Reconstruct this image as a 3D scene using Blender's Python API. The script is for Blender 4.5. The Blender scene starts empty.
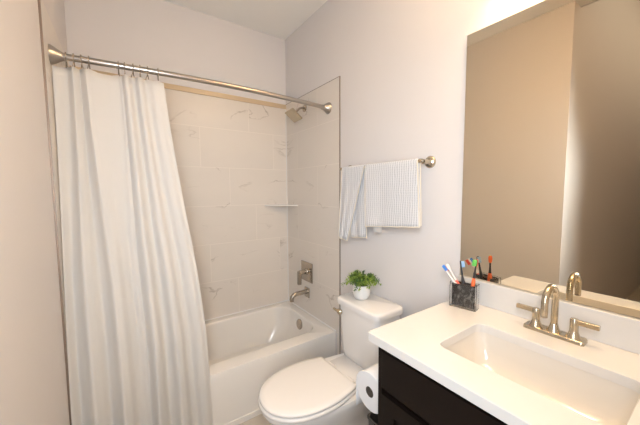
import bpy, bmesh, math, random
from mathutils import Vector, Matrix
random.seed(7)
C = bpy.context.scene.collection
PI = math.pi
R = math.radians

# ---------------------------------------------------------------- camera, world, lights, exposure
cam_d = bpy.data.cameras.new('camera')
cam = bpy.data.objects.new('camera', cam_d); C.objects.link(cam)
cam_d.sensor_width = 36.0
cam_d.lens = 287.791 / 640 * 36
cam_d.clip_start = 0.01
CX, CY, CZ = -1.249, -2.358, 1.395
yaw, pitch, roll = R(34.401), R(-4.336), R(-0.344)
Fv = Vector((math.sin(yaw) * math.cos(pitch), math.cos(yaw) * math.cos(pitch), math.sin(pitch)))
Rv = Vector((math.cos(yaw), -math.sin(yaw), 0))
Uv = Rv.cross(Fv)
R2 = Rv * math.cos(roll) + Uv * math.sin(roll)
U2 = -Rv * math.sin(roll) + Uv * math.cos(roll)
cam.matrix_world = Matrix(((R2.x, U2.x, -Fv.x, CX), (R2.y, U2.y, -Fv.y, CY), (R2.z, U2.z, -Fv.z, CZ), (0, 0, 0, 1)))
bpy.context.scene.camera = cam

vs = bpy.context.scene.view_settings
vs.view_transform = 'Standard'
vs.look = 'None'
vs.gamma = 1.0
vs.use_curve_mapping = False
vs.exposure = 0.0

world = bpy.data.worlds.new('world'); bpy.context.scene.world = world
world.use_nodes = True
world.node_tree.nodes['Background'].inputs[0].default_value = (0.75, 0.85, 1.0, 1)
world.node_tree.nodes['Background'].inputs[1].default_value = 0.35


def area(name, loc, target, sx, sy, power, col, spread=180):
    d = bpy.data.lights.new(name, 'AREA')
    d.shape = 'RECTANGLE'; d.size = sx; d.size_y = sy; d.energy = power; d.color = col; d.spread = R(spread)
    o = bpy.data.objects.new(name, d); C.objects.link(o)
    o.location = loc
    o.rotation_euler = (Vector(target) - Vector(loc)).to_track_quat('-Z', 'Y').to_euler()
    return o


# added unseen area fills
area('fill_behind_camera', (-1.27, -2.44, 1.45), (-0.30, -0.9, 1.10), 0.38, 1.0, 24.5, (0.84, 0.92, 1.0), 140)  # added cool fill at the camera, standing in for daylight from that side
area('passage_glow_fill', (-1.70, -2.40, 1.56), (-1.66, -1.611, 1.54), 0.24, 0.30, 0.30, (0.82, 0.90, 1.0), 60)  # added lamp that throws the soft cool glow onto the passage wall
area('hall_fill', (-3.1, -2.42, 2.6), (-3.1, -1.611, 2.1), 3.6, 2.2, 21, (1.0, 0.84, 0.66))  # added warm fill, stretched to brighten the passage wall evenly in the mirror


VL_DOWN, VL_UP = 0.9, 6.5

# ---------------------------------------------------------------- helpers
def rrect(cx, cy, w, d, r, seg=5):
    r = max(min(r, w / 2 - 1e-4, d / 2 - 1e-4), 1e-4)
    pts = []
    for k, (sx, sy) in enumerate(((1, 1), (-1, 1), (-1, -1), (1, -1))):
        ax, ay = cx + sx * (w / 2 - r), cy + sy * (d / 2 - r)
        for i in range(seg + 1):
            a = k * PI / 2 + i / seg * PI / 2
            pts.append((ax + r * math.cos(a), ay + r * math.sin(a)))
    return pts


def a_loft(bm, rings, cap0=True, cap1=True, closed=False, smooth=True):
    vr = [[bm.verts.new(p) for p in r] for r in rings]
    n = len(vr[0])
    pairs = list(zip(vr, vr[1:]))
    if closed:
        pairs.append((vr[-1], vr[0]))
    for A, B in pairs:
        for i in range(n):
            f = bm.faces.new((A[i], A[(i + 1) % n], B[(i + 1) % n], B[i]))
            f.smooth = smooth
    if not closed:
        if cap0:
            bm.faces.new(list(reversed(vr[0])))
        if cap1:
            bm.faces.new(vr[-1])
    return vr


def a_box(bm, x0, x1, y0, y1, z0, z1, M=None):
    vs_ = [Vector((x, y, z)) for z in (z0, z1) for y in (y0, y1) for x in (x0, x1)]
    if M is not None:
        vs_ = [M @ v for v in vs_]
    v = [bm.verts.new(p) for p in vs_]
    for q in ((0, 2, 3, 1), (4, 5, 7, 6), (0, 1, 5, 4), (2, 6, 7, 3), (0, 4, 6, 2), (1, 3, 7, 5)):
        bm.faces.new([v[i] for i in q])
    return v


def frame_of(d):
    d = Vector(d).normalized()
    a = Vector((0, 0, 1)) if abs(d.z) < 0.95 else Vector((1, 0, 0))
    u = d.cross(a).normalized(); w = d.cross(u).normalized()
    return u, w


def a_tube(bm, pts, rad, seg=14, cap=True, sx=1.0):
    """tube along a path; rad a number or a list"""
    pts = [Vector(p) for p in pts]
    n = len(pts)
    rads = rad if isinstance(rad, (list, tuple)) else [rad] * n
    u = None; rings = []
    for i, p in enumerate(pts):
        d = (pts[min(i + 1, n - 1)] - pts[max(i - 1, 0)]).normalized()
        if u is None:
            u, w = frame_of(d)
        else:
            u = (u - d * u.dot(d)).normalized(); w = d.cross(u).normalized()
        rings.append([p + (u * math.cos(2 * PI * k / seg) * sx + w * math.sin(2 * PI * k / seg)) * rads[i] for k in range(seg)])
    a_loft(bm, rings, cap, cap)


def a_lathe(bm, prof, center=(0, 0, 0), axis=(0, 0, 1), seg=32, cap=True, flute=0, fl_d=0):
    """prof: list of (radius, height) along the axis"""
    c = Vector(center); ax = Vector(axis).normalized(); u, w = frame_of(ax)
    rings = []
    for r, h in prof:
        ring = []
        for k in range(seg):
            a = 2 * PI * k / seg
            rr = max(r, 1e-4) * (1 + (fl_d * abs(math.sin(a * flute / 2)) if flute else 0))
            ring.append(c + ax * h + (u * math.cos(a) + w * math.sin(a)) * rr)
        rings.append(ring)
    a_loft(bm, rings, cap, cap)


def obj(name, bm, mats, parent=None, bevel=0, bseg=3, sub=0, sharp=35, loc=None):
    bmesh.ops.recalc_face_normals(bm, faces=bm.faces[:])
    me = bpy.data.meshes.new(name)
    bm.to_mesh(me); bm.free()
    o = bpy.data.objects.new(name, me); C.objects.link(o)
    for m in (mats if isinstance(mats, (list, tuple)) else [mats]):
        me.materials.append(m)
    if parent is not None:
        o.parent = parent
        o.location = -Vector(parent.location) if parent.type == 'EMPTY' or parent.location.length else (0, 0, 0)
        if parent.parent is not None:
            o.location = (0, 0, 0)
    if bevel:
        b = o.modifiers.new('bevel', 'BEVEL'); b.width = bevel; b.segments = bseg; b.limit_method = 'ANGLE'; b.angle_limit = R(35)
        b.harden_normals = False
        for p in me.polygons:
            p.use_smooth = True
        w = o.modifiers.new('wn', 'WEIGHTED_NORMAL'); w.keep_sharp = True
    else:
        try:
            me.set_sharp_from_angle(angle=R(sharp))
        except Exception:
            pass
    if sub:
        s = o.modifiers.new('sub', 'SUBSURF'); s.levels = sub; s.render_levels = sub
    return o


def thing(name, label, cat, loc=(0, 0, 0), group=None):
    o = bpy.data.objects.new(name, None); C.objects.link(o)
    o.location = loc; o.empty_display_size = 0.05
    o['label'] = label; o['category'] = cat
    if group:
        o['group'] = group
    return o


def tag(o, label, cat, group=None):
    o['label'] = label; o['category'] = cat
    if group:
        o['group'] = group
    return o


def struct(name, bm, m, parent=None, **k):
    o = obj(name, bm, m, parent, **k)
    if parent is None:
        o['kind'] = 'structure'
    return o


# ---------------------------------------------------------------- materials
def mat(name, col, rough=0.5, metal=0.0, spec=0.5, coat=0.0, var=0.0, vscale=6.0, bump=0.0, bscale=80.0, aniso=0.0):
    m = bpy.data.materials.new(name); m.use_nodes = True
    nt = m.node_tree; b = nt.nodes['Principled BSDF']
    b.inputs['Base Color'].default_value = (*col, 1)
    b.inputs['Roughness'].default_value = rough
    b.inputs['Metallic'].default_value = metal
    b.inputs['Specular IOR Level'].default_value = spec
    b.inputs['Coat Weight'].default_value = coat
    b.inputs['Coat Roughness'].default_value = 0.08
    tc = nt.nodes.new('ShaderNodeTexCoord')
    n = nt.nodes.new('ShaderNodeTexNoise'); n.inputs['Scale'].default_value = vscale; n.inputs['Detail'].default_value = 4
    nt.links.new(tc.outputs['Object'], n.inputs['Vector'])
    mx = nt.nodes.new('ShaderNodeMixRGB'); mx.blend_type = 'MIX'
    v = max(var, 0.01)
    mx.inputs[1].default_value = (*[c * (1 - v) for c in col], 1)
    mx.inputs[2].default_value = (*[min(1, c * (1 + v)) for c in col], 1)
    nt.links.new(n.outputs['Fac'], mx.inputs[0]); nt.links.new(mx.outputs[0], b.inputs['Base Color'])
    if bump:
        n2 = nt.nodes.new('ShaderNodeTexNoise'); n2.inputs['Scale'].default_value = bscale; n2.inputs['Detail'].default_value = 3
        nt.links.new(tc.outputs['Object'], n2.inputs['Vector'])
        bp = nt.nodes.new('ShaderNodeBump'); bp.inputs['Strength'].default_value = bump; bp.inputs['Distance'].default_value = 0.002
        nt.links.new(n2.outputs['Fac'], bp.inputs['Height']); nt.links.new(bp.outputs[0], b.inputs['Normal'])
    return m


M_wall = mat('wall_paint', (0.76, 0.72, 0.70), 0.6, spec=0.2, var=0.01, bump=0.06, bscale=220)
M_ceil = mat('ceiling_paint', (0.93, 0.90, 0.85), 0.8, var=0.01)
M_trimw = mat('white_trim_paint', (0.82, 0.80, 0.77), 0.35)
M_porc = mat('white_porcelain', (0.84, 0.81, 0.78), 0.12, coat=0.4)
M_basin = mat('biscuit_porcelain', (0.72, 0.665, 0.59), 0.12, coat=0.4)
M_seat = mat('white_seat_plastic', (0.85, 0.81, 0.77), 0.22)
M_tub = mat('white_acrylic', (0.84, 0.80, 0.75), 0.16, coat=0.3)
M_quartz = mat('white_quartz', (0.70, 0.67, 0.635), 0.2, coat=0.2, var=0.015, vscale=60)
M_nickel = mat('brushed_nickel', (0.56, 0.49, 0.38), 0.24, metal=1.0, var=0.04, vscale=40)
M_nickeld = mat('satin_nickel_dark', (0.47, 0.42, 0.36), 0.24, metal=1.0, var=0.04, vscale=40)
M_rod = mat('rod_nickel', (0.46, 0.42, 0.38), 0.28, metal=1.0, var=0.04, vscale=40)
M_chrome = mat('polished_chrome', (0.75, 0.72, 0.68), 0.1, metal=1.0)
M_edge = mat('tile_edge_metal', (0.27, 0.21, 0.17), 0.4, metal=0.5)
M_bull = mat('tan_bullnose', (0.60, 0.46, 0.30), 0.3, var=0.04)
M_caulk = mat('white_caulk', (0.80, 0.79, 0.77), 0.5)
M_espresso = mat('espresso_wood', (0.010, 0.006, 0.0045), 0.45, spec=0.15, var=0.25, vscale=9)
M_kick = mat('toe_kick_black', (0.01, 0.008, 0.007), 0.6)
M_roll = mat('tissue_paper', (0.84, 0.83, 0.83), 0.9, bump=0.3, bscale=300)
M_card = mat('cardboard_core', (0.10, 0.075, 0.055), 0.9)
M_bin = mat('charcoal_plastic', (0.05, 0.045, 0.042), 0.35)
M_leaf = mat('leaf_green', (0.26, 0.37, 0.06), 0.5, var=0.45, vscale=28)
M_leafd = mat('leaf_dark', (0.05, 0.13, 0.02), 0.5, var=0.4, vscale=30)
M_stem = mat('plant_stem', (0.10, 0.14, 0.04), 0.6)
M_soil = mat('dark_moss_soil', (0.04, 0.035, 0.02), 0.9, bump=0.5)
M_pot = mat('white_ceramic_pot', (0.78, 0.77, 0.75), 0.35)
M_floor = None


def mirror_mat():
    m = bpy.data.materials.new('mirror_silver'); m.use_nodes = True
    b = m.node_tree.nodes['Principled BSDF']
    b.inputs['Base Color'].default_value = (0.80, 0.735, 0.61, 1); b.inputs['Metallic'].default_value = 1; b.inputs['Roughness'].default_value = 0.0
    return m


def tile_mat(name, ax, u0, z0, L=0.61, H=0.305, base=(0.75, 0.69, 0.625), g=0.0024, rough=0.32, shift=0.0):
    """large marble look tiles in a third running bond on a wall plane; ax 0 = runs along X, 1 = along Y"""
    m = bpy.data.materials.new(name); m.use_nodes = True
    nt = m.node_tree; N = nt.nodes; Lk = nt.links; b = N['Principled BSDF']

    def mth(op, a, b_=None, c=None):
        n = N.new('ShaderNodeMath'); n.operation = op
        for i, v in enumerate((a, b_, c)):
            if v is None:
                continue
            if isinstance(v, (int, float)):
                n.inputs[i].default_value = v
            else:
                Lk.new(v, n.inputs[i])
        return n.outputs[0]
    tc = N.new('ShaderNodeTexCoord'); sp = N.new('ShaderNodeSeparateXYZ'); Lk.new(tc.outputs['Object'], sp.inputs[0])
    u = sp.outputs[ax]; z = sp.outputs[2] if ax != 2 else sp.outputs[1]
    if ax == 2:
        u = sp.outputs[0]
    zz = mth('DIVIDE', mth('SUBTRACT', z, z0), H)
    row = mth('FLOOR', zz)
    uu = mth('ADD', mth('DIVIDE', mth('SUBTRACT', u, u0), L), mth('MULTIPLY', row, 0.36 + shift))
    colm = mth('FLOOR', uu)
    fu = mth('MULTIPLY', mth('FRACT', uu), L); fz = mth('MULTIPLY', mth('FRACT', zz), H)
    du = mth('MINIMUM', fu, mth('SUBTRACT', L, fu)); dz = mth('MINIMUM', fz, mth('SUBTRACT', H, fz))
    dd = mth('MINIMUM', du, dz)
    grout = mth('LESS_THAN', dd, g)
    # veins: thin bands of warped noise, different for every tile
    off = N.new('ShaderNodeCombineXYZ'); Lk.new(mth('MULTIPLY', colm, 3.7), off.inputs[0]); Lk.new(mth('MULTIPLY', row, 5.3), off.inputs[1]); Lk.new(mth('MULTIPLY', mth('ADD', colm, row), 2.9), off.inputs[2])
    cb = N.new('ShaderNodeCombineXYZ'); Lk.new(u, cb.inputs[0]); Lk.new(mth('MULTIPLY', z, 2.0), cb.inputs[1])
    ad = N.new('ShaderNodeVectorMath'); ad.operation = 'ADD'; Lk.new(cb.outputs[0], ad.inputs[0]); Lk.new(off.outputs[0], ad.inputs[1])
    ns = N.new('ShaderNodeTexNoise'); ns.inputs['Scale'].default_value = 1.7; ns.inputs['Detail'].default_value = 5; ns.inputs['Roughness'].default_value = 0.55; ns.inputs['Distortion'].default_value = 0.6
    Lk.new(ad.outputs[0], ns.inputs['Vector'])
    vein = mth('SUBTRACT', 1.0, mth('MINIMUM', mth('MULTIPLY', mth('ABSOLUTE', mth('SUBTRACT', ns.outputs['Fac'], 0.5)), 70.0), 1.0))
    nm = N.new('ShaderNodeTexNoise'); nm.inputs['Scale'].default_value = 2.4; Lk.new(ad.outputs[0], nm.inputs['Vector'])
    mask = mth('MINIMUM', mth('MAXIMUM', mth('MULTIPLY', mth('SUBTRACT', nm.outputs['Fac'], 0.53), 7.0), 0.0), 1.0)
    veinf = mth('MULTIPLY', mth('MULTIPLY', vein, mask), 0.7)
    cl = N.new('ShaderNodeTexNoise'); cl.inputs['Scale'].default_value = 1.8; cl.inputs['Detail'].default_value = 3; Lk.new(ad.outputs[0], cl.inputs['Vector'])
    m0 = N.new('ShaderNodeMixRGB'); m0.inputs[1].default_value = (*[c * 0.95 for c in base], 1); m0.inputs[2].default_value = (*[c * 1.05 for c in base], 1); Lk.new(cl.outputs['Fac'], m0.inputs[0])
    m1 = N.new('ShaderNodeMixRGB'); m1.inputs[2].default_value = (0.33, 0.27, 0.21, 1); Lk.new(m0.outputs[0], m1.inputs[1]); Lk.new(veinf, m1.inputs[0])
    m2 = N.new('ShaderNodeMixRGB'); m2.inputs[2].default_value = (*[min(1, c * 1.12) for c in base], 1); Lk.new(m1.outputs[0], m2.inputs[1]); Lk.new(mth('MULTIPLY', grout, 0.8), m2.inputs[0])
    Lk.new(m2.outputs[0], b.inputs['Base Color'])
    Lk.new(mth('ADD', mth('MULTIPLY', grout, 0.1), rough), b.inputs['Roughness'])
    bp = N.new('ShaderNodeBump'); bp.inputs['Strength'].default_value = 0.25; bp.inputs['Distance'].default_value = 0.001
    Lk.new(mth('SUBTRACT', 1.0, grout), bp.inputs['Height']); Lk.new(bp.outputs[0], b.inputs['Normal'])
    return m


def cloth_mat(name, col, trans=0.3, bump=0.3, ribs=0.0, rib_scale=60, ax=0):
    m = bpy.data.materials.new(name); m.use_nodes = True
    nt = m.node_tree; N = nt.nodes; Lk = nt.links; b = N['Principled BSDF']
    b.inputs['Roughness'].default_value = 0.85; b.inputs['Specular IOR Level'].default_value = 0.15
    tc = N.new('ShaderNodeTexCoord')
    n = N.new('ShaderNodeTexNoise'); n.inputs['Scale'].default_value = 350; Lk.new(tc.outputs['Object'], n.inputs['Vector'])
    mx = N.new('ShaderNodeMixRGB'); mx.inputs[1].default_value = (*[c * 0.96 for c in col], 1); mx.inputs[2].default_value = (*col, 1)
    Lk.new(n.outputs['Fac'], mx.inputs[0])
    col_out = mx.outputs[0]; height = n.outputs['Fac']
    if ribs:
        # woven vertical cords crossed by a broken weft
        w1 = N.new('ShaderNodeTexWave'); w1.bands_direction = 'Y'; w1.inputs['Scale'].default_value = rib_scale; w1.inputs['Distortion'].default_value = 4.5; w1.inputs['Detail'].default_value = 2; w1.inputs['Detail Scale'].default_value = 0.6
        w2 = N.new('ShaderNodeTexWave'); w2.bands_direction = 'Z'; w2.inputs['Scale'].default_value = rib_scale * 1.2; w2.inputs['Distortion'].default_value = 3.0
        Lk.new(tc.outputs['Object'], w1.inputs['Vector']); Lk.new(tc.outputs['Object'], w2.inputs['Vector'])
        mu = N.new('ShaderNodeMath'); mu.operation = 'MULTIPLY_ADD'; Lk.new(w2.outputs['Fac'], mu.inputs[0]); mu.inputs[1].default_value = 0.22; Lk.new(w1.outputs['Fac'], mu.inputs[2])
        height = mu.outputs[0]
        m3 = N.new('ShaderNodeMixRGB'); m3.blend_type = 'MULTIPLY'; m3.inputs[0].default_value = ribs
        rp = N.new('ShaderNodeValToRGB'); rp.color_ramp.elements[0].color = (0.66, 0.65, 0.66, 1); rp.color_ramp.elements[1].color = (1, 1, 1, 1); rp.color_ramp.elements[1].position = 0.8
        Lk.new(height, rp.inputs[0]); Lk.new(mx.outputs[0], m3.inputs[1]); Lk.new(rp.outputs[0], m3.inputs[2]); col_out = m3.outputs[0]
    Lk.new(col_out, b.inputs['Base Color'])
    bp = N.new('ShaderNodeBump'); bp.inputs['Strength'].default_value = bump; bp.inputs['Distance'].default_value = 0.0015
    Lk.new(height, bp.inputs['Height']); Lk.new(bp.outputs[0], b.inputs['Normal'])
    if trans:
        tr = N.new('ShaderNodeBsdfTranslucent'); Lk.new(col_out, tr.inputs['Color'])
        ms = N.new('ShaderNodeMixShader'); ms.inputs[0].default_value = trans
        Lk.new(b.outputs[0], ms.inputs[1]); Lk.new(tr.outputs[0], ms.inputs[2]); Lk.new(ms.outputs[0], N['Material Output'].inputs[0])
    return m


def marble_black():
    m = bpy.data.materials.new('black_marble_resin'); m.use_nodes = True
    nt = m.node_tree; N = nt.nodes; Lk = nt.links; b = N['Principled BSDF']
    b.inputs['Roughness'].default_value = 0.15
    tc = N.new('ShaderNodeTexCoord'); n = N.new('ShaderNodeTexNoise'); n.inputs['Scale'].default_value = 30; n.inputs['Detail'].default_value = 6; n.inputs['Distortion'].default_value = 2.5
    Lk.new(tc.outputs['Object'], n.inputs['Vector'])
    r = N.new('ShaderNodeValToRGB'); e = r.color_ramp.elements
    e[0].position = 0.46; e[0].color = (0.016, 0.014, 0.014, 1); e[1].position = 0.70; e[1].color = (0.20, 0.19, 0.185, 1)
    Lk.new(n.outputs['Fac'], r.inputs[0]); Lk.new(r.outputs[0], b.inputs['Base Color'])
    return m


def glass_mat():
    m = bpy.data.materials.new('clear_acrylic'); m.use_nodes = True
    b = m.node_tree.nodes['Principled BSDF']
    b.inputs['Base Color'].default_value = (0.95, 0.96, 0.97, 1); b.inputs['Transmission Weight'].default_value = 1; b.inputs['Roughness'].default_value = 0.03; b.inputs['IOR'].default_value = 1.3
    return m


def emis(name, col, s):
    m = bpy.data.materials.new(name); m.use_nodes = True
    b = m.node_tree.nodes['Principled BSDF']
    b.inputs['Base Color'].default_value = (*col, 1); b.inputs['Emission Color'].default_value = (*col, 1); b.inputs['Emission Strength'].default_value = s
    return m


ZR = 0.363       # tub rim
ZT = 2.164       # top of tiles
YE = -0.777      # tile edge
XL = -1.477      # tiled left wall face
ZC = 2.729
YF = -2.47       # inner face of the front wall
YL = -1.611      # corner where the left wall ends
XP = -5.0       # far side of the entry passage
M_tb = tile_mat('marble_tile_back', 0, -0.473, ZR)
M_te = tile_mat('marble_tile_end', 1, -0.198, ZR, shift=0.14)
M_tl = tile_mat('marble_tile_left', 1, -0.1, ZR)
M_fl = tile_mat('floor_tile', 2, -0.9, -1.0, base=(0.60, 0.53, 0.45), L=0.61, H=0.305, rough=0.3)

# ---------------------------------------------------------------- room shell
T = 0.012   # tile thickness; the tile faces are the planes X=0, Y=0, X=XL
bm = bmesh.new(); a_box(bm, XP - .1, .15, YF - .1, .15, -0.1, 0); struct('floor', bm, M_fl)
bm = bmesh.new(); a_box(bm, XL - .12, .15, YF - .1, .15, ZC, ZC + .1); struct('ceiling', bm, M_ceil)
bm = bmesh.new(); a_box(bm, XP - .1, XL - .12, YF - .1, YL + .1, 4.3, 4.4); struct('ceiling_hall', bm, M_ceil)
bm = bmesh.new(); a_box(bm, XL - .14, XL - .12, YF - .1, YL + .1, ZC, 4.3); struct('wall_header', bm, M_wall)
bm = bmesh.new(); a_box(bm, 0.006, .15, YF - .1, .15, 0, ZC); wall_r = struct('wall_right', bm, M_wall)
bm = bmesh.new(); a_box(bm, -1.6, 0.006, 0.006, .15, 0, ZC); wall_b = struct('wall_back', bm, M_wall)
bm = bmesh.new(); a_box(bm, XL - .12, XL - .006, YL, 0.006, 0, ZC); wall_l = struct('wall_left', bm, M_wall)
bm = bmesh.new(); a_box(bm, XP, XL - .12, YL, YL + .1, 0, 4.3); struct('wall_entry', bm, M_wall)
bm = bmesh.new(); a_box(bm, XP - .1, XP, YF - .1, YL + .1, 0, 4.3); struct('wall_passage', bm, M_wall)
bm = bmesh.new(); a_box(bm, XP, .15, YF - .1, YF, 0, 4.3); struct('wall_front', bm, M_wall)
# tiled surround
bm = bmesh.new(); a_box(bm, -0.0, 0.006, YE, 0.006, ZR - .01, ZT); obj('tile_panel', bm, M_te, wall_r)
bm = bmesh.new(); a_box(bm, 0.0, 0.006, YE, -0.745, 0.0, ZR - .01); obj('tile_return', bm, M_te, wall_r)
bm = bmesh.new(); a_box(bm, XL, -0.0, 0.0, 0.006, ZR - .01, ZT - .038); obj('tile_panel', bm, M_tb, wall_b)
bm = bmesh.new(); a_box(bm, XL, -0.0005, -0.006, 0.006, ZT - .038, ZT); obj('tile_cap_trim', bm, M_bull, wall_b, bevel=.003)['label'] = 'tan rounded strip capping the tiles'
bm = bmesh.new(); a_box(bm, XL - .006, XL, YE, 0.006, 0.0, ZT); obj('tile_panel', bm, M_tl, wall_l)
bm = bmesh.new(); a_box(bm, -0.002, 0.006, YE - .0025, YE, 0.0, ZT + .003); a_box(bm, -0.0015, 0.006, YE, 0.0, ZT, ZT + .003)
struct('trim_1', bm, M_edge)
bm = bmesh.new(); a_box(bm, XL - .006, XL + .0015, YE - .005, YE, 0.0, ZT + .13)
struct('trim_2', bm, M_edge)
bm = bmesh.new(); a_tube(bm, [(-.003, -.003, ZR + .004), (-.003, -.003, ZT - .04)], .0045, 8)
a_tube(bm, [(-.003, -.003, ZR + .004), (XL + .004, -.003, ZR + .004)], .005, 8)
a_tube(bm, [(-.003, -.003, ZR + .004), (-.003, -.735, ZR + .004)], .005, 8)
struct('trim_3', bm, M_caulk)
# baseboards
bm = bmesh.new(); a_box(bm, -.008, .006, -1.68, YE - .006, 0, .11); struct('baseboard_right', bm, M_trimw, bevel=.003)
bm = bmesh.new(); a_box(bm, XL - .006, XL + .008, YL, YE - .007, 0, .11); struct('baseboard_left', bm, M_trimw, bevel=.003)

# ---------------------------------------------------------------- bathtub
tub = thing('bathtub', 'white alcove bathtub with plain front apron between tiled walls', 'bathtub', (-.74, -.37, 0))
bm = bmesh.new()
tx0, tx1, ty0, ty1 = XL + .002, -.002, -.736, -.002
cxm, cym = (tx0 + tx1) / 2, (ty0 + ty1) / 2
W, D = tx1 - tx0, ty1 - ty0
SG = 8


def ring(cx, cy, w, d, r, z, seg=SG):
    return [(x, y, z) for x, y in rrect(cx, cy, w, d, r, seg)]


icy = cym + .022
rings = [ring(cxm, cym, W, D, .006, 0.02), ring(cxm, cym, W, D, .006, ZR - .045),
         ring(cxm, cym, W, D, .006, ZR - .004), ring(cxm, cym, W - .002, D - .002, .006, ZR - .001), ring(cxm, cym, W - .008, D - .008, .008, ZR),
         ring(cxm + .012, icy, W - .160, D - .160, .13, ZR - .001), ring(cxm + .012, icy, W - .170, D - .170, .128, ZR - .005), ring(cxm + .013, icy, W - .180, D - .180, .126, ZR - .018),
         ring(cxm + .008, icy, W - .21, D - .205, .125, ZR - .14), ring(cxm - .015, icy, W - .28, D - .23, .12, .13),
         ring(cxm - .015, icy, W - .36, D - .27, .11, .085), ring(cxm - .01, icy, W - .48, D - .37, .09, .068)]
a_loft(bm, rings, False, True)
obj('tub_shell', bm, M_tub, tub)
bm = bmesh.new(); a_box(bm, tx0, tx1, ty0 - .006, ty0 + .02, 0.0, .040); obj('apron_foot', bm, M_tub, tub, bevel=.004)
bm = bmesh.new(); ax = Vector((-1, 0, .12)).normalized()
a_lathe(bm, [(.042, 0), (.042, .006), (.038, .011), (.012, .013), (.003, .013)], (-.088, -.357, .294), ax, 28)
obj('overflow_plate', bm, M_nickeld, tub)['label'] = 'round nickel overflow plate'
bm = bmesh.new(); a_lathe(bm, [(.030, 0), (.030, .004), (.012, .006)], (-.36, -.36, .068), (0, 0, 1), 24)
obj('drain', bm, M_nickeld, tub)

# ---------------------------------------------------------------- corner shelf
bm = bmesh.new()
pts = [(-.001, -.001), (-.225, -.001)] + [(-.225 * math.cos(a) * 1.0 - .0, -.20 * math.sin(a)) for a in []] + [(-.205, -.018), (-.15, -.055), (-.10, -.095), (-.055, -.140), (-.018, -.185), (-.001, -.198)]
a_loft(bm, [[(x, y, 1.262) for x, y in pts], [(x, y, 1.274) for x, y in pts]])
tag(obj('corner_shelf', bm, M_porc, bevel=.002), 'small white triangular shelf in the tiled shower corner', 'shelf')

# ---------------------------------------------------------------- shower valve, spout, head
valve = thing('shower_valve', 'nickel shower valve with square plate and lever on end tiles', 'valve', (0, -.341, .72))
bm = bmesh.new(); a_box(bm, -.010, -.0005, -.427, -.255, .638, .802); obj('plate', bm, M_nickeld, valve, bevel=.003)
bm = bmesh.new(); a_lathe(bm, [(.028, 0), (.026, .006), (.019, .012), (.018, .065), (.016, .068)], (-.009, -.341, .722), (-1, 0, 0), 24); obj('stem', bm, M_nickeld, valve)
bm = bmesh.new(); a_box(bm, -.093, -.062, -.353, -.329, .622, .735); obj('lever', bm, M_nickeld, valve, bevel=.004)
spt = thing('tub_spout', 'nickel tub spout with square flange below the shower valve', 'tub spout', (0, -.341, .53))
bm = bmesh.new(); a_box(bm, -.009, -.0005, -.376, -.306, .500, .585); obj('flange', bm, M_nickeld, spt, bevel=.003)
bm = bmesh.new(); a_tube(bm, [(-.008, -.341, .552), (-.10, -.341, .550), (-.130, -.341, .545), (-.148, -.341, .530), (-.152, -.341, .508), (-.152, -.341, .495)], [.019, .018, .018, .018, .017, .017], 18); obj('spout_body', bm, M_nickeld, spt)
sh = thing('shower_fixture', 'square nickel shower head on short arm below the curtain rod', 'shower head', (0, -.33, 2.0))
bm = bmesh.new(); a_lathe(bm, [(.030, 0), (.030, .004), (.022, .009), (.012, .010)], (-.0005, -.325, 2.060), (-1, 0, 0), 24); obj('flange', bm, M_nickeld, sh)
bm = bmesh.new(); a_tube(bm, [(-.004, -.325, 2.060), (-.03, -.326, 2.058), (-.055, -.328, 2.048), (-.085, -.330, 2.018)], .0085, 14); obj('arm', bm, M_nickeld, sh)
bm = bmesh.new()
hc = Vector((-.108, -.332, 1.987)); n_ = Vector((-.60, -.10, -.80)).normalized()
e1 = Vector((0, 1, 0)); e1 = (e1 - n_ * e1.dot(n_)).normalized(); e2 = n_.cross(e1)
MM = Matrix(((e1.x, e2.x, n_.x, hc.x), (e1.y, e2.y, n_.y, hc.y), (e1.z, e2.z, n_.z, hc.z), (0, 0, 0, 1)))
a_box(bm, -.057, .057, -.055, .055, -.006, .008, MM); obj('spray_face', bm, M_nickel, sh, bevel=.004)
bm = bmesh.new(); a_lathe(bm, [(.012, -.03), (.016, -.022), (.016, -.01), (.024, -.005)], hc, n_, 18); obj('swivel_joint', bm, M_nickeld, sh)

# ---------------------------------------------------------------- curtain rod, rings, curtain
ROD_Y, ROD_Z = -.648, 1.985


def rod_pt(x):
    t = (x - XL) / (0 - XL)
    b = math.sin(PI * t)
    return Vector((x, ROD_Y - .040 * b, ROD_Z + .004 * b))


rod = thing('curtain_rod', 'brushed nickel shower curtain rod spanning between two tiled walls', 'curtain rod', (-.74, ROD_Y, ROD_Z))
bm = bmesh.new(); a_tube(bm, [rod_pt(XL + .02 + (-.02 - XL - .02) * i / 24) for i in range(25)], .0142, 18); obj('rod_tube', bm, M_rod, rod)
for s, x in ((1, XL + .0005), (-1, -.0005)):
    bm = bmesh.new(); a_lathe(bm, [(.041, 0), (.040, .005), (.031, .020), (.021, .036), (.0175, .043), (.0175, .055), (.0145, .057)], (x, ROD_Y, ROD_Z), (s, 0, 0), 28)
    obj('end_flange', bm, M_rod, rod)

hook_x = [-1.424, -1.398, -1.372, -1.345, -1.236, -1.212, -1.178, -1.150, -1.118, -1.074]
ordn = ['leftmost, beside the wall', 'second from the left', 'third from the left', 'fourth from the left, before the wide gap', 'fifth from the left, after the wide gap', 'sixth from the left', 'fifth from the right end of the curtain', 'third from the right end', 'second from the right end', 'rightmost, at the curtain edge']
ordn[6] = 'fourth from the right end'


HOOKD = 0.041


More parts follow.
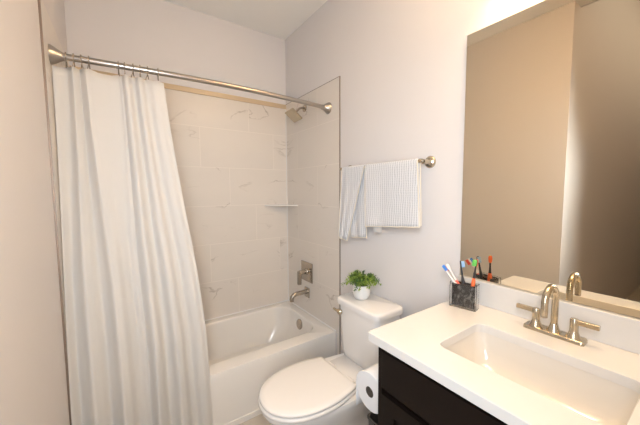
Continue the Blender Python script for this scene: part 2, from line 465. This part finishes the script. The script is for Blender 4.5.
def hook_mesh(tilt):
    bm = bmesh.new()
    p = []
    # ring over the rod, then two legs meeting at the cloth
    for i in range(17):
        a = R(-50) + (R(230) - R(-50)) * i / 16
        p.append((0,   .0175 * math.cos(a), .0175 * math.sin(a) + .0015))
    p.append((tilt * .5, -.006, -.030)); p.append((tilt, -.0015, -HOOKD)); p.append((tilt, .004, -HOOKD - .004)); p.append((tilt, .006, -HOOKD))
    p.insert(0, (-tilt * .2, .006, -.030)); p.insert(0, (-tilt * .3, .004, -.040))
    a_tube(bm, p, .0021, 6)
    return bm


for i, hx in enumerate(hook_x):
    rp = rod_pt(hx)
    o = obj('curtain_ring', hook_mesh(random.uniform(-.010, .014)), M_nickeld)
    o.location = rp
    tag(o, 'thin wire curtain ring on the rod, ' + ordn[i], 'curtain ring', 'curtain rings on the shower rod')

# cloth: u runs along the hem; folds are gathered at the rings
M_curt = cloth_mat('white_curtain_cloth', (0.87, 0.845, 0.81), trans=0.35, bump=0.10)
NU, NV = 300, 46
bm = bmesh.new()
ztop, zbot = ROD_Z - HOOKD + .002, 0.06
keyu = [0.0] + [(i + .5) / 10 for i in range(10)] + [1.0]
keyx = [-1.472] + hook_x + [-1.045]


def lerp_keys(u, ku, kx):
    for a in range(len(ku) - 1):
        if u <= ku[a + 1] + 1e-9:
            t = (u - ku[a]) / (ku[a + 1] - ku[a]); return kx[a] + (kx[a + 1] - kx[a]) * t
    return kx[-1]


def right_edge(z):
    zs = [0.0, .235, .641, .979, 1.403, 1.70, 1.93]; xs = [-.893, -.897, -.908, -.938, -.993, -1.028, -1.05]
    return lerp_keys(z, zs, xs)


def sstep(a, b, x):
    t = max(0, min(1, (x - a) / (b - a))); return t * t * (3 - 2 * t)


grid = []
folds = [(.05, 0.0), (.13, .8), (.22, 0.1), (.31, 1.0), (.44, .1), (.50, .2), (.57, 1.0), (.66, .15), (.74, .9), (.84, .1), (.92, .6), (1.0, .3)]
fu = [0.0] + [f[0] for f in folds]; fd = [.6] + [f[1] for f in folds]


def fold(u):
    for a in range(len(fu) - 1):
        if u <= fu[a + 1] + 1e-9:
            t = (u - fu[a]) / (fu[a + 1] - fu[a]); return fd[a] + (fd[a + 1] - fd[a]) * (t * t * (3 - 2 * t))
    return fd[-1]


for j in range(NV + 1):
    v = j / NV
    z = ztop + (zbot - ztop) * v
    row = []
    xr = right_edge(z); xl = -1.472 - .004 * v
    for i in range(NU + 1):
        u = i / NU
        xt = lerp_keys(u, keyu, keyx)                  # gathered spacing at the top
        xb = xl + (xr - xl) * (u ** 0.97)
        g = sstep(0, .55, v)
        x_top = xl + (xt + 1.472) / (1.472 - 1.045) * (xr - xl)
        x = x_top * (1 - g) + xb * g
        us = u + .012 * math.sin(3.1 * v + 9 * u) * v
        f = fold(max(0, min(1, us))) - .5
        fine = math.sin(u * 2 * PI * 17 + 1.5 * math.sin(4 * v)) * .05
        amp = (.030 + .024 * sstep(0, .8, v))
        ybase = rod_pt(x).y - .005 - (.085 + .05 * (1 - u) ** 2) * sstep(.05, .85, v)
        y = ybase - f * amp * 1.0 - fine * amp * .5
        y = min(y, ybase + .03)
        if z < ZR + .12:
            y = min(y, ty0 - .016)
        # the hem sags between rings at the very top
        sag = 0
        if j < 3:
            dmin = min(abs(x - h) for h in hook_x)
            sag = min(dmin, .03) * .28 * (1 - j / 3)
        row.append(bm.verts.new((x, y, z - sag)))
    grid.append(row)
for j in range(NV):
    for i in range(NU):
        f = bm.faces.new((grid[j][i], grid[j][i + 1], grid[j + 1][i + 1], grid[j + 1][i])); f.smooth = True
cur = obj('shower_curtain', bm, M_curt, sharp=180)
s_ = cur.modifiers.new('thick', 'SOLIDIFY'); s_.thickness = .0012; s_.offset = 0
tag(cur, 'long white fabric shower curtain hanging in folds outside the tub', 'curtain')

# ---------------------------------------------------------------- towel bar and towels
bar = thing('towel_bar', 'nickel towel bar on the wall right of the tiles', 'towel bar', (0, -1.19, 1.53))
for y in (-1.488, -.885):
    bm = bmesh.new(); a_lathe(bm, [(.030, 0), (.030, .004), (.026, .010), (.014, .016), (.0115, .024), (.0115, .060)], (.0055, y, 1.532), (-1, 0, 0), 28)
    a_lathe(bm, [(.002, -.012), (.007, -.0115), (.0093, -.008), (.0095, 0), (.0093, .008), (.007, .0115), (.002, .012)], (-.070, y, 1.534), (0, 1, 0), 20)
    obj('bar_post', bm, M_nickel, bar)
bm = bmesh.new(); a_tube(bm, [(-.070, -1.488, 1.534), (-.070, -.885, 1.534)], .0085, 16); obj('bar_tube', bm, M_nickel, bar)

M_tow = cloth_mat('white_woven_towel', (0.88, 0.87, 0.87), trans=0.12, bump=0.9, ribs=0.85, rib_scale=22)
M_hem = cloth_mat('cream_towel_hem', (0.86, 0.79, 0.68), trans=0.1, bump=0.2)


def towel(name, label, ftl, ftr, fbl, fbr, bbl, bbr, zbf, zbb, xf=-.088, xb=-.052, wob=.003, seed=0, z_off=0.0):
    """sheet over the bar: front drop from (ftl..ftr) at the bar to (fbl..fbr) at z=zbf, back drop behind it"""
    rnd = random.Random(seed); ph = rnd.uniform(0, 6)
    t = thing(name, label, 'towel', (-.07, (ftl + ftr) / 2, 1.53), 'towels on the towel bar')
    zt = 1.5345 + .0098 + z_off
    prof = []
    nF, nB = 16, 16
    for k in range(nF + 1):
        s = k / nF; prof.append(('f', s))
    rows = []
    n = 60
    rr = .0105 + z_off

    def P(side, s, q, push=0.0):
        # q 0..1 left to right, s 0 bottom..1 bar
        if side == 'f':
            yl = fbl + (ftl - fbl) * s; yr = fbr + (ftr - fbr) * s
            zb = zbf[0] + (zbf[1] - zbf[0]) * q
            z = zb + (1.534 - zb) * s
            x = -.070 - rr - (.006 + .004 * math.sin(q * 9 + ph)) * (1 - s) - wob * math.sin(q * 14 + ph) * (1 - s)
        else:
            yl = bbl + (ftl - bbl) * s; yr = bbr + (ftr - bbr) * s
            zb = zbb[0] + (zbb[1] - zbb[0]) * q
            z = zb + (1.534 - zb) * s
            x = -.070 + rr + .003 * math.sin(q * 11 + ph) * (1 - s)
        return Vector((x - push, yl + (yr - yl) * q, z))

    bm = bmesh.new(); grid = []
    for k in range(nF + 1):
        grid.append([bm.verts.new(P('f', k / nF, i / n)) for i in range(n + 1)])
    for k in range(1, 6):
        a = PI - PI * k / 6
        grid.append([bm.verts.new((-.070 + rr * math.cos(a), ftl + (ftr - ftl) * i / n, 1.534 + rr * math.sin(a))) for i in range(n + 1)])
    for k in range(nB + 1):
        grid.append([bm.verts.new(P('b', 1 - k / nB, i / n)) for i in range(n + 1)])
    for A, B in zip(grid, grid[1:]):
        for i in range(n):
            f = bm.faces.new((A[i], A[i + 1], B[i + 1], B[i])); f.smooth = True
    o = obj('cloth', bm, M_tow, t, sharp=180)
    s_ = o.modifiers.new('thick', 'SOLIDIFY'); s_.thickness = .003; s_.offset = 0
    bm = bmesh.new()
    for side in ('f', 'b'):
        a_tube(bm, [P(side, 0, i / 20) for i in range(21)], .0034, 6)
        for q in (0, 1):
            a_tube(bm, [P(side, i / 14, q) for i in range(15)], .0034, 6)
    obj('hem', bm, M_hem, t)
    return t


towel('hand_towel', 'wide white textured towel hanging flat at right of the towel bar', -1.117, -1.476, -1.135, -1.500, -1.140, -1.490, (1.187, 1.218), (1.192, 1.222), seed=1)
towel('hand_towel', 'narrow folded white towel hanging lower at left of the bar', -.905, -1.108, -.869, -.960, -.975, -1.108, (1.089, 1.077), (1.100, 1.114), seed=5, wob=.005)
# care label below the near towel's hem
bm = bmesh.new(); a_box(bm, -.0795, -.0785, -1.250, -1.190, 1.160, 1.205)

M_tag = mat('grey_care_tag', (0.60, 0.58, 0.56), 0.8)
near_t = [o for o in C.objects if o.name == 'hand_towel'][0]
obj('care_tag', bm, M_tag, near_t)

# ---------------------------------------------------------------- toilet
TY = -1.197
toilet = thing('toilet', 'white elongated toilet with closed lid beside the bathtub', 'toilet', (-.40, TY, 0))


def egg(xb, xf, hb, hm, y0=TY, n=40, p=2.2):
    """outline: straight back at xb (half width hb), widest hm, rounded front tip at xf (xf<xb)"""
    pts = []
    L = xb - xf
    for i in range(n + 1):                       # +y side from back to tip
        t = i / n
        a = t * PI / 2
        # superellipse for the front 62 %, smooth growth for the back
        s = math.sin(a) ** (2 / p) if a > 0 else 0
        c = math.cos(a) ** (2 / p) if a < PI / 2 - 1e-9 else 0
        pts.append((xb - L * .40 - L * .60 * s, hm * c))
    back = [(xb - L * .40 * k / 6, hb + (hm - hb) * math.sin(PI / 2 * k / 6)) for k in range(6)]
    half = back + pts
    full = [(x, y0 + y) for x, y in half] + [(x, y0 - y) for x, y in reversed(half[:-1])]
    return full


def egg_ring(xb, xf, hb, hm, z, **k):
    return [(x, y, z) for x, y in egg(xb, xf, hb, hm, **k)]


# bowl body
bm = bmesh.new()
rings = [egg_ring(-.12, -.585, .105, .115, 0.0), egg_ring(-.12, -.590, .108, .118, .012), egg_ring(-.12, -.575, .100, .108, .03), egg_ring(-.12, -.565, .095, .102, .12),
         egg_ring(-.12, -.60, .100, .118, .20), egg_ring(-.11, -.67, .108, .150, .27), egg_ring(-.10, -.735, .120, .174, .33), egg_ring(-.09, -.765, .135, .182, .37),
         egg_ring(-.085, -.775, .140, .184, .392), egg_ring(-.085, -.772, .138, .181, .400)]
a_loft(bm, rings); obj('bowl', bm, M_porc, toilet, sharp=50)
bm = bmesh.new()
dk = [(.0, .380), (.004, .372), (.0, .400)]
a_loft(bm, [[(x, y, z) for x, y in rrect(-.200, TY, .30 + g, .285 + g, .03, 5)] for g, z in ((-.03, .33), (-.006, .37), (0, .395), (-.004, .402), (-.012, .405))]); obj('deck', bm, M_porc, toilet, sharp=50)
# seat and lid
bm = bmesh.new(); a_loft(bm, [egg_ring(-.345, -.776, .148, .180, .404), egg_ring(-.343, -.781, .152, .185, .409), egg_ring(-.343, -.781, .152, .185, .418), egg_ring(-.345, -.776, .148, .180, .423)]); obj('seat', bm, M_seat, toilet, sharp=60)
bm = bmesh.new(); a_loft(bm, [egg_ring(-.348, -.771, .148, .178, .4255), egg_ring(-.345, -.777, .152, .183, .430), egg_ring(-.345, -.777, .152, .183, .438), egg_ring(-.348, -.771, .149, .178, .4435), egg_ring(-.365, -.745, .134, .156, .446), egg_ring(-.42, -.65, .07, .08, .448)]); obj('lid', bm, M_seat, toilet, sharp=60)
for s in (-1, 1):
    bm = bmesh.new(); a_tube(bm, [(-.328, TY + s * .055, .418), (-.328, TY + s * .105, .418)], .014, 14); a_lathe(bm, [(.016, 0), (.016, .012), (.010, .016)], (-.318, TY + s * .08, .403), (0, 0, 1), 16)
    obj('hinge', bm, M_seat, toilet)
# tank
TKY = -1.196
bm = bmesh.new()
a_loft(bm, [[(x, y, z) for x, y in rrect(-.110 + dx, TKY, w, d, r, 6)] for dx, w, d, r, z in ((.006, .150, .28, .03, .392), (.002, .165, .308, .035, .402), (-.003, .172, .316, .035, .45), (-.007, .182, .326, .035, .60), (-.011, .190, .332, .035, .730))])
obj('tank', bm, M_porc, toilet, sharp=50)
bm = bmesh.new()
a_loft(bm, [[(x, y, z) for x, y in rrect(-.1225, TKY, w, d, .035, 6)] for w, d, z in ((.200, .330, .727), (.216, .346, .731), (.218, .348, .754), (.212, .342, .764), (.194, .324, .768))])
obj('tank_lid', bm, M_porc, toilet, sharp=50)
bm = bmesh.new(); a_lathe(bm, [(.017, 0), (.0185, .004), (.0185, .012), (.014, .018), (.004, .020)], (-.2165, -1.060, .682), (-1, 0, 0), 22)
a_tube(bm, [(-.228, -1.060, .684), (-.234, -1.042, .688), (-.238, -1.018, .692)], [.008, .0075, .0065], 12)
obj('flush_lever', bm, M_nickel, toilet)['label'] = 'small nickel flush lever'
# supply line and stop valve
bm = bmesh.new(); a_tube(bm, [(-.05, -1.02, .17), (-.075, -1.02, .175), (-.085, -1.035, .22), (-.085, -1.075, .32), (-.085, -1.10, .395)], .0055, 10); a_lathe(bm, [(.022, 0), (.02, .004), (.008, .006), (.008, .05)], (.005, -1.02, .17), (-1, 0, 0), 16)
obj('supply_line', bm, M_chrome, toilet)

# ---------------------------------------------------------------- potted plant on the tank
PX, PY, PZ = -.128, -1.143, .7685
plant = thing('potted_plant', 'small leafy green plant in white ribbed pot on toilet tank', 'plant', (PX, PY, PZ))
bm = bmesh.new()
a_lathe(bm, [(.030, 0), (.036, .002), (.044, .018), (.050, .042), (.050, .058), (.047, .074), (.044, .082), (.041, .083), (.042, .074), (.042, .066)], (PX, PY, PZ), (0, 0, 1), 96, True, 32, .035)
obj('pot', bm, M_pot, plant, sharp=60)
bm = bmesh.new(); a_lathe(bm, [(.040, .066), (.040, .072), (.03, .076), (.004, .078)], (PX, PY, PZ), (0, 0, 1), 20); obj('soil', bm, M_soil, plant)
bm = bmesh.new(); bs = bmesh.new()
rnd = random.Random(3)


def leaf(bm, p, d, up, L, wd, mi):
    d = d.normalized(); s = d.cross(up)
    s = s.normalized() if s.length > 1e-4 else Vector((1, 0, 0)); nn = s.cross(d)
    q = [p, p + d * L * .3 + s * wd * .8 + nn * .0015, p + d * L * .7 + s * wd * .75 + nn * .001, p + d * L - nn * .002, p + d * L * .7 - s * wd * .75 + nn * .001, p + d * L * .3 - s * wd * .8 + nn * .0015]
    mid1 = p + d * L * .3 - nn * .001; mid2 = p + d * L * .7 - nn * .001
    v = [bm.verts.new(a) for a in q]; m1 = bm.verts.new(mid1); m2 = bm.verts.new(mid2)
    for f in ((v[0], v[1], m1), (v[1], v[2], m2, m1), (v[2], v[3], m2), (v[3], v[4], m2), (v[4], v[5], m1, m2), (v[5], v[0], m1)):
        ff = bm.faces.new(f); ff.material_index = mi; ff.smooth = True


for k in range(80):
    a = rnd.uniform(0, 2 * PI); sp = rnd.uniform(.15, 1.0) ** .7
    out = sp * rnd.uniform(.080, .122); hh = .082 * (1.05 - sp * .95) + rnd.uniform(-.022, .016)
    if math.cos(a) > 0.3:
        out = min(out, .105)
    base = Vector((PX + .02 * math.cos(a), PY + .02 * math.sin(a), PZ + .078))
    tip = Vector((PX + out * math.cos(a), PY + out * math.sin(a) * 1.08, PZ + .082 + hh))
    ctrl = (base + tip) / 2 + Vector((0, 0, .022 + .02 * sp))
    path = []
    for i in range(9):
        t = i / 8; path.append(base * (1 - t) ** 2 + ctrl * 2 * t * (1 - t) + tip * t * t)
    a_tube(bs, path, .0009, 4)
    mi = 0 if rnd.random() < .62 else 1
    for i in range(1, 9):
        d = (path[i] - path[i - 1]).normalized()
        side = d.cross(Vector((0, 0, 1)))
        side = side.normalized() if side.length > .01 else Vector((1, 0, 0))
        rot = rnd.uniform(0, PI)
        sv = side * math.cos(rot) + d.cross(side) * math.sin(rot)
        for sg in (-1, 1):
            leaf(bm, path[i], sv * sg + d * .6, Vector((0, 0, 1)) + sv * .2, rnd.uniform(.014, .021), rnd.uniform(.0030, .0045), mi)
    leaf(bm, path[-1], d, Vector((0, 0, 1)), .014, .004, mi)
obj('foliage', bm, [M_leaf, M_leafd], plant, sharp=180)
obj('stems', bs, M_stem, plant)

# ---------------------------------------------------------------- vanity, countertop, sink, faucet
VY0, VY1 = -2.455, -1.683
VX = -.549
van = thing('vanity_cabinet', 'dark espresso vanity cabinet under the white countertop', 'cabinet', (-.28, -2.07, 0))
bm = bmesh.new()
for b_ in ((VX + .0025, .003, VY1 - .018, VY1, .10, .877), (VX + .020, .003, VY0, VY0 + .018, .10, .877), (-.015, .003, VY0 + .018, VY1 - .018, .10, .877),
           (VX + .020, -.015, VY0 + .018, VY1 - .018, .10, .118), (VX + .020, VX + .038, VY0 + .018, VY1 - .018, .70, .877)):
    a_box(bm, *b_)
obj('carcass', bm, M_espresso, van, bevel=.0015)
bm = bmesh.new(); a_box(bm, VX + .075, .003, VY0, VY1 - .004, 0, .0995); obj('toe_kick', bm, M_kick, van)
bm = bmesh.new(); a_box(bm, VX, VX + .0195, VY0 + .004, VY1 - .0185, .722, .852); obj('drawer_front', bm, M_espresso, van, bevel=.002)
ymid = (VY0 + VY1) / 2
for y0, y1 in ((ymid + .0015, VY1 - .0185), (VY0 + .004, ymid - .0015)):
    bm = bmesh.new(); fw = .055
    z0, z1 = .112, .700
    a_box(bm, VX, VX + .0195, y0, y0 + fw, z0, z1); a_box(bm, VX, VX + .0195, y1 - fw, y1, z0, z1)
    a_box(bm, VX, VX + .0195, y0 + fw, y1 - fw, z0, z0 + fw); a_box(bm, VX, VX + .0195, y0 + fw, y1 - fw, z1 - fw, z1)
    d_ = obj('door', bm, M_espresso, van)
    bm = bmesh.new(); a_box(bm, VX + .010, VX + .019, y0 + fw - .002, y1 - fw + .002, z0 + fw - .002, z1 - fw + .002)
    pnl = obj('door_panel', bm, M_espresso, d_); pnl.location = (0, 0, 0)

ZK = .909
SX0, SX1, SY0, SY1 = -.452, -.190, -2.252, -1.842
ctr = thing('vanity_countertop', 'white quartz vanity countertop with rectangular sink cutout and backsplash', 'countertop', (-.28, -2.07, ZK))
bm = bmesh.new()
cx0, cx1, cy0, cy1 = -.573, .004, -2.465, -1.657
occ = ((cx0 + cx1) / 2, (cy0 + cy1) / 2, cx1 - cx0, cy1 - cy0)
icc = ((SX0 + SX1) / 2, (SY0 + SY1) / 2, SX1 - SX0, SY1 - SY0)


def cr(c, g, r, z):
    return [(x, y, z) for x, y in rrect(c[0], c[1], c[2] - g, c[3] - g, r, 6)]


a_loft(bm, [cr(occ, 0, .006, ZK - .030), cr(occ, 0, .006, ZK - .0015), cr(occ, .003, .005, ZK), cr(icc, -.003, .032, ZK), cr(icc, 0, .030, ZK - .0015), cr(icc, 0, .030, ZK - .030)], closed=True)
obj('slab', bm, M_quartz, ctr, sharp=40)
bm = bmesh.new(); a_box(bm, -.0205, .004, cy0, cy1, ZK + .0003, 1.010); obj('backsplash', bm, M_quartz, ctr, bevel=.0015)

sink = thing('sink_basin', 'white rectangular undermount sink below the faucet', 'sink', (-.32, -2.05, .76))
bm = bmesh.new()
sc = (icc[0], icc[1], icc[2], icc[3])


def sr(g, r, z, dx=0, dy=0):
    return [(x, y, z) for x, y in rrect(sc[0] + dx, sc[1] + dy, sc[2] - g, sc[3] - g, r, 6)]


zt_ = ZK - .0305
a_loft(bm, [sr(-.05, .045, zt_ - .012), sr(-.05, .045, zt_), sr(-.008, .034, zt_), sr(-.004, .034, zt_ - .01), sr(.012, .04, zt_ - .055), sr(.03, .045, zt_ - .085), sr(.06, .05, zt_ - .102), sr(.14, .045, zt_ - .113), sr(.20, .028, zt_ - .117, .0), sr(.20, .028, zt_ - .135), sr(.0, .05, zt_ - .12), sr(-.03, .05, zt_ - .012)], closed=True)
obj('basin', bm, M_basin, sink, sharp=60)
bm = bmesh.new(); a_lathe(bm, [(.024, 0), (.024, .003), (.015, .004), (.012, .002)], (sc[0], sc[1], zt_ - .1172), (0, 0, 1), 24); obj('drain', bm, M_nickel, sink)

FX, FY = -.076, -2.030
fau = thing('faucet', 'brushed nickel gooseneck faucet with two lever handles behind sink', 'faucet', (FX, FY, ZK))
bm = bmesh.new(); a_loft(bm, [[(x, y, ZK + z) for x, y in rrect(FX, FY, w, l, r, 6)] for w, l, r, z in ((.050, .164, .008, .0003), (.050, .164, .008, .010), (.046, .160, .007, .012))]); obj('base_plate', bm, M_nickel, fau, sharp=50)
for s in (1, -1):
    y = FY + s * .0515
    bm = bmesh.new(); a_lathe(bm, [(.023, .010), (.021, .013), (.015, .022), (.0115, .032), (.011, .050), (.0115, .070), (.010, .073)], (FX, y, ZK), (0, 0, 1), 26); h = obj('handle', bm, M_nickel, fau, sharp=50)
    bm = bmesh.new(); a_box(bm, FX - .0075, FX + .0075, min(y - s * .010, y + s * .060), max(y - s * .010, y + s * .060), ZK + .057, ZK + .072)
    lv = obj('lever', bm, M_nickel, h, bevel=.002); lv.location = (0, 0, 0)
bm = bmesh.new()
path = [(FX, FY, ZK + .010), (FX, FY, ZK + .06), (FX, FY, ZK + .125)]
rad = .047
for k in range(1, 15):
    a = PI * k / 14 * 1.0
    path.append((FX - rad + rad * math.cos(a), FY, ZK + .125 + rad * math.sin(a)))
path.append((FX - 2 * rad - .001, FY, ZK + .090))
a_tube(bm, path, .0098, 20); a_lathe(bm, [(.022, .010), (.020, .013), (.0145, .022), (.012, .032), (.0100, .040)], (FX, FY, ZK), (0, 0, 1), 26)
obj('spout', bm, M_nickel, fau, sharp=50)
bm = bmesh.new(); a_lathe(bm, [(.0095, -.006), (.0095, .002)], (FX - 2 * rad - .001, FY, ZK + .090), (0, 0, 1), 16); obj('aerator', bm, M_nickeld, fau)

# ---------------------------------------------------------------- mirror and vanity light
bm = bmesh.new(); a_box(bm, -.004, .005, -2.46, -1.660, 1.0125, 2.050)
mir = thing('wall_mirror', 'large frameless mirror above the vanity backsplash', 'mirror', (0, -2.06, 1.012))
obj('backing', bm, M_edge, mir)
bm = bmesh.new(); a_box(bm, -.0055, -.0042, -2.46, -1.660, 1.0125, 2.050); obj('mirror_glass', bm, mirror_mat(), mir)

M_bulb = emis('frosted_shade_lit', (1.0, 0.74, 0.46), 9)
vl = thing('vanity_light', 'three shade nickel vanity light glowing on the wall above the mirror', 'wall light', (0, -2.03, 2.33))
bm = bmesh.new(); a_box(bm, -.02, .005, -2.30, -1.76, 2.32, 2.38); obj('back_plate', bm, M_nickel, vl, bevel=.004)
for y in (-1.83, -2.03, -2.23):
    bm = bmesh.new(); a_tube(bm, [(-.02, y, 2.35), (-.08, y, 2.35), (-.09, y, 2.345), (-.09, y, 2.335)], .008, 12); obj('arm', bm, M_nickel, vl)
    bm = bmesh.new(); a_lathe(bm, [(.028, 0), (.045, -.015), (.052, -.05), (.055, -.095), (.05, -.10)], (-.09, y, 2.340), (0, 0, 1), 24); obj('shade', bm, M_bulb, vl)
    for nm_, zz_, tz, pw in (('bulb_glow_down', 2.235, 0, VL_DOWN), ('bulb_glow_up', 2.352, 4, VL_UP)):
        l_ = area(nm_, (-.09, y, zz_), (-.09, y, tz), .09, .09, pw, (1.0, 0.72, 0.42), 120)
        l_.data.shape = 'DISK'

# ---------------------------------------------------------------- toothbrush holder and brushes
HX, HY = -.098, -1.733
ang = math.atan2(-.975, .22)          # long axis direction in plan
MH = Matrix.Translation((HX, HY, ZK)) @ Matrix.Rotation(ang, 4, 'Z')
hold = thing('toothbrush_holder', 'rectangular toothbrush holder with black marbled body in clear casing', 'toothbrush holder', (HX, HY, ZK))
HL, HW, HH = .104, .054, .102


def shell(bm, L, W_, z0, z1, t, M, floor=.006, r=.008):
    def rg(l, w, z, rr):
        return [M @ Vector((x, y, z)) for x, y in rrect(0, 0, l, w, rr, 4)]
    a_loft(bm, [rg(L, W_, z0, r), rg(L, W_, z1, r), rg(L - 2 * t, W_ - 2 * t, z1, max(r - t, .002)), rg(L - 2 * t, W_ - 2 * t, z0 + floor, max(r - t, .002))])


bm = bmesh.new(); shell(bm, HL, HW, .0005, HH, .0035, MH); obj('casing', bm, glass_mat(), hold, sharp=40)
bm = bmesh.new(); shell(bm, HL - .018, HW - .012, .0075, HH - .004, .004, MH, r=.006); obj('liner', bm, marble_black(), hold, sharp=40)


def plastic(n, c):
    return mat(n, c, 0.3)


P_w = plastic('white_plastic', (.70, .68, .67)); P_bl = plastic('blue_bristle', (.05, .22, .70)); P_r = plastic('red_plastic', (.75, .10, .07))
P_k = plastic('black_plastic', (.02, .02, .025)); P_lb = plastic('pale_blue_bristle', (.35, .55, .80)); P_o = plastic('orange_plastic', (.90, .16, .04)); P_g = plastic('green_bristle', (.15, .60, .12))


def brush(label, foot, head, face, handle_m, grip_m, brist_m, L=.185, back=None):
    """foot: point in the holder's frame; head: world point of the head's centre; face: bristle direction"""
    f = MH @ Vector(foot); hd = Vector(head)
    d = (hd - f).normalized()
    L = (hd - f).length + .012; sc_ = L / .185
    t = thing('toothbrush', label, 'toothbrush', f, 'toothbrushes in the holder')
    fc = Vector(face); fc = (fc - d * fc.dot(d)).normalized(); sd = d.cross(fc)

    def sec(s, w, h, dx=0):
        s = s * sc_ if s < .145 and s < L - .04 else s
        return [f + d * s + fc * dx + sd * (1.2 * w * math.cos(a)) + fc * (1.2 * h * math.sin(a)) for a in [2 * PI * k / 12 for k in range(12)]]
    bm = bmesh.new()
    a_loft(bm, [sec(0, .002, .002), sec(.004, .0045, .0038), sec(.05, .006, .005), sec(.095, .0062, .005), sec(.115, .0042, .0036), sec(.14, .003, .0028), sec(L - .030, .0034, .0026), sec(L - .026, .0055, .0024), sec(L - .010, .0062, .0024), sec(L - .002, .005, .0022), sec(L, .001, .001)])
    obj('handle', bm, handle_m, t, sharp=60)
    bm = bmesh.new(); a_loft(bm, [sec(.010, .0050, .0045), sec(.03, .0068, .006), sec(.092, .0070, .006), sec(.108, .005, .0045)]); obj('grip', bm, grip_m, t, sharp=60)
    if back:
        bm = bmesh.new(); a_loft(bm, [sec(L - .032, .003, .002, -.0015), sec(L - .026, .0058, .0024, -.0018), sec(L - .010, .0066, .0024, -.0018), sec(L - .001, .0052, .002, -.0016), sec(L + .001, .001, .001, -.001)])
        obj('head_back', bm, back, t, sharp=60)
    bm = bmesh.new()
    for i in range(6):
        for j in range(3):
            c = f + d * (L - .026 + i * .0042) + sd * (j - 1) * .0036 + fc * .002
            a_tube(bm, [c, c + fc * .0125], .0022, 6)
    obj('bristles', bm, brist_m, t)
    return t


TOP = ZK + HH
brush('white toothbrush with blue bristles leaning furthest left in the holder', (.032, -.015, .014), (-.112, -1.648, 1.058), (-.5, -.5, .3), P_w, P_w, P_bl)
brush('white toothbrush with red grip leaning left in the holder', (.024, -.004, .014), (-.092, -1.655, 1.062), (.2, .5, .2), P_w, P_r, P_r)
brush('black toothbrush with pale blue bristles upright in the holder', (.004, .014, .014), (-.078, -1.703, 1.083), (.5, -.6, .1), P_k, P_k, P_lb)
brush('black and orange toothbrush with green bristles leaning right toward mirror', (.022, .008, .014), (-.064, -1.761, 1.098), (-.8, .35, .1), P_k, P_o, P_g, back=P_o)

# ---------------------------------------------------------------- toilet paper, holder, bin
ry, rz_ = -1.594, .620
hd_ = thing('toilet_paper_holder', 'nickel paper holder arm on the vanity side', 'paper holder', (-.45, VY1, rz_))
bm = bmesh.new(); a_lathe(bm, [(.022, 0), (.022, .005), (.010, .010), (.009, .085)], (-.368, VY1 + .0005, rz_ + .012), (0, 1, 0), 20); obj('post', bm, M_nickeld, hd_)
bm = bmesh.new(); a_tube(bm, [(-.36, ry, rz_ + .012), (-.492, ry, rz_ + .012)], .0075, 14); obj('arm', bm, M_nickeld, hd_)
rl = thing('toilet_paper_roll', 'white toilet paper roll on the dark vanity side', 'toilet paper', (-.45, ry, rz_))
bm = bmesh.new(); rr = .0755
seg = 48


def cring(r, x):
    return [(x, ry + r * math.cos(2 * PI * k / seg), rz_ + r * math.sin(2 * PI * k / seg)) for k in range(seg)]


a_loft(bm, [cring(.0205, -.3935), cring(rr - .002, -.3935), cring(rr, -.3955), cring(rr, -.498), cring(rr - .002, -.500), cring(.0205, -.500)], closed=True)
obj('paper', bm, M_roll, rl, sharp=40)
bm = bmesh.new(); a_loft(bm, [cring(.0202, -.394), cring(.0202, -.4995), cring(.0190, -.4995), cring(.0190, -.394)], closed=True); obj('core', bm, M_card, rl)
bm = bmesh.new()
pp = []
for k in range(7):
    a = R(180) * 0 + R(0 + 8 * k)
    pp.append((ry + (rr + .0012) * math.cos(a), rz_ + (rr + .0012) * math.sin(a)))
sheet = [(ry + rr + .002, rz_ - .105), (ry + rr + .003, rz_ - .06)] + pp
g0 = [bm.verts.new((-.499, y, z)) for y, z in sheet]; g1 = [bm.verts.new((-.395, y, z)) for y, z in sheet]
for i in range(len(sheet) - 1):
    bm.faces.new((g0[i], g0[i + 1], g1[i + 1], g1[i])).smooth = True
sh_ = obj('loose_sheet', bm, M_roll, rl, sharp=180); s_ = sh_.modifiers.new('t', 'SOLIDIFY'); s_.thickness = .0008

bn = thing('waste_bin', 'slim dark waste bin on the floor between toilet and vanity', 'waste bin', (-.275, -1.575, 0))
bm = bmesh.new()


def bring(w, d, z, r=.02):
    return [(x, y, z) for x, y in rrect(-.275, -1.572, w, d, r, 5)]


a_loft(bm, [bring(.21, .17, .001), bring(.245, .205, .385), bring(.237, .197, .385), bring(.203, .163, .01)]); obj('bin_body', bm, M_bin, bn, sharp=40)
bm = bmesh.new()
a_loft(bm, [bring(.236, .196, .386), bring(.250, .210, .386), bring(.250, .210, .392), bring(.236, .196, .392)], closed=True); obj('rim', bm, M_bin, bn, sharp=40)
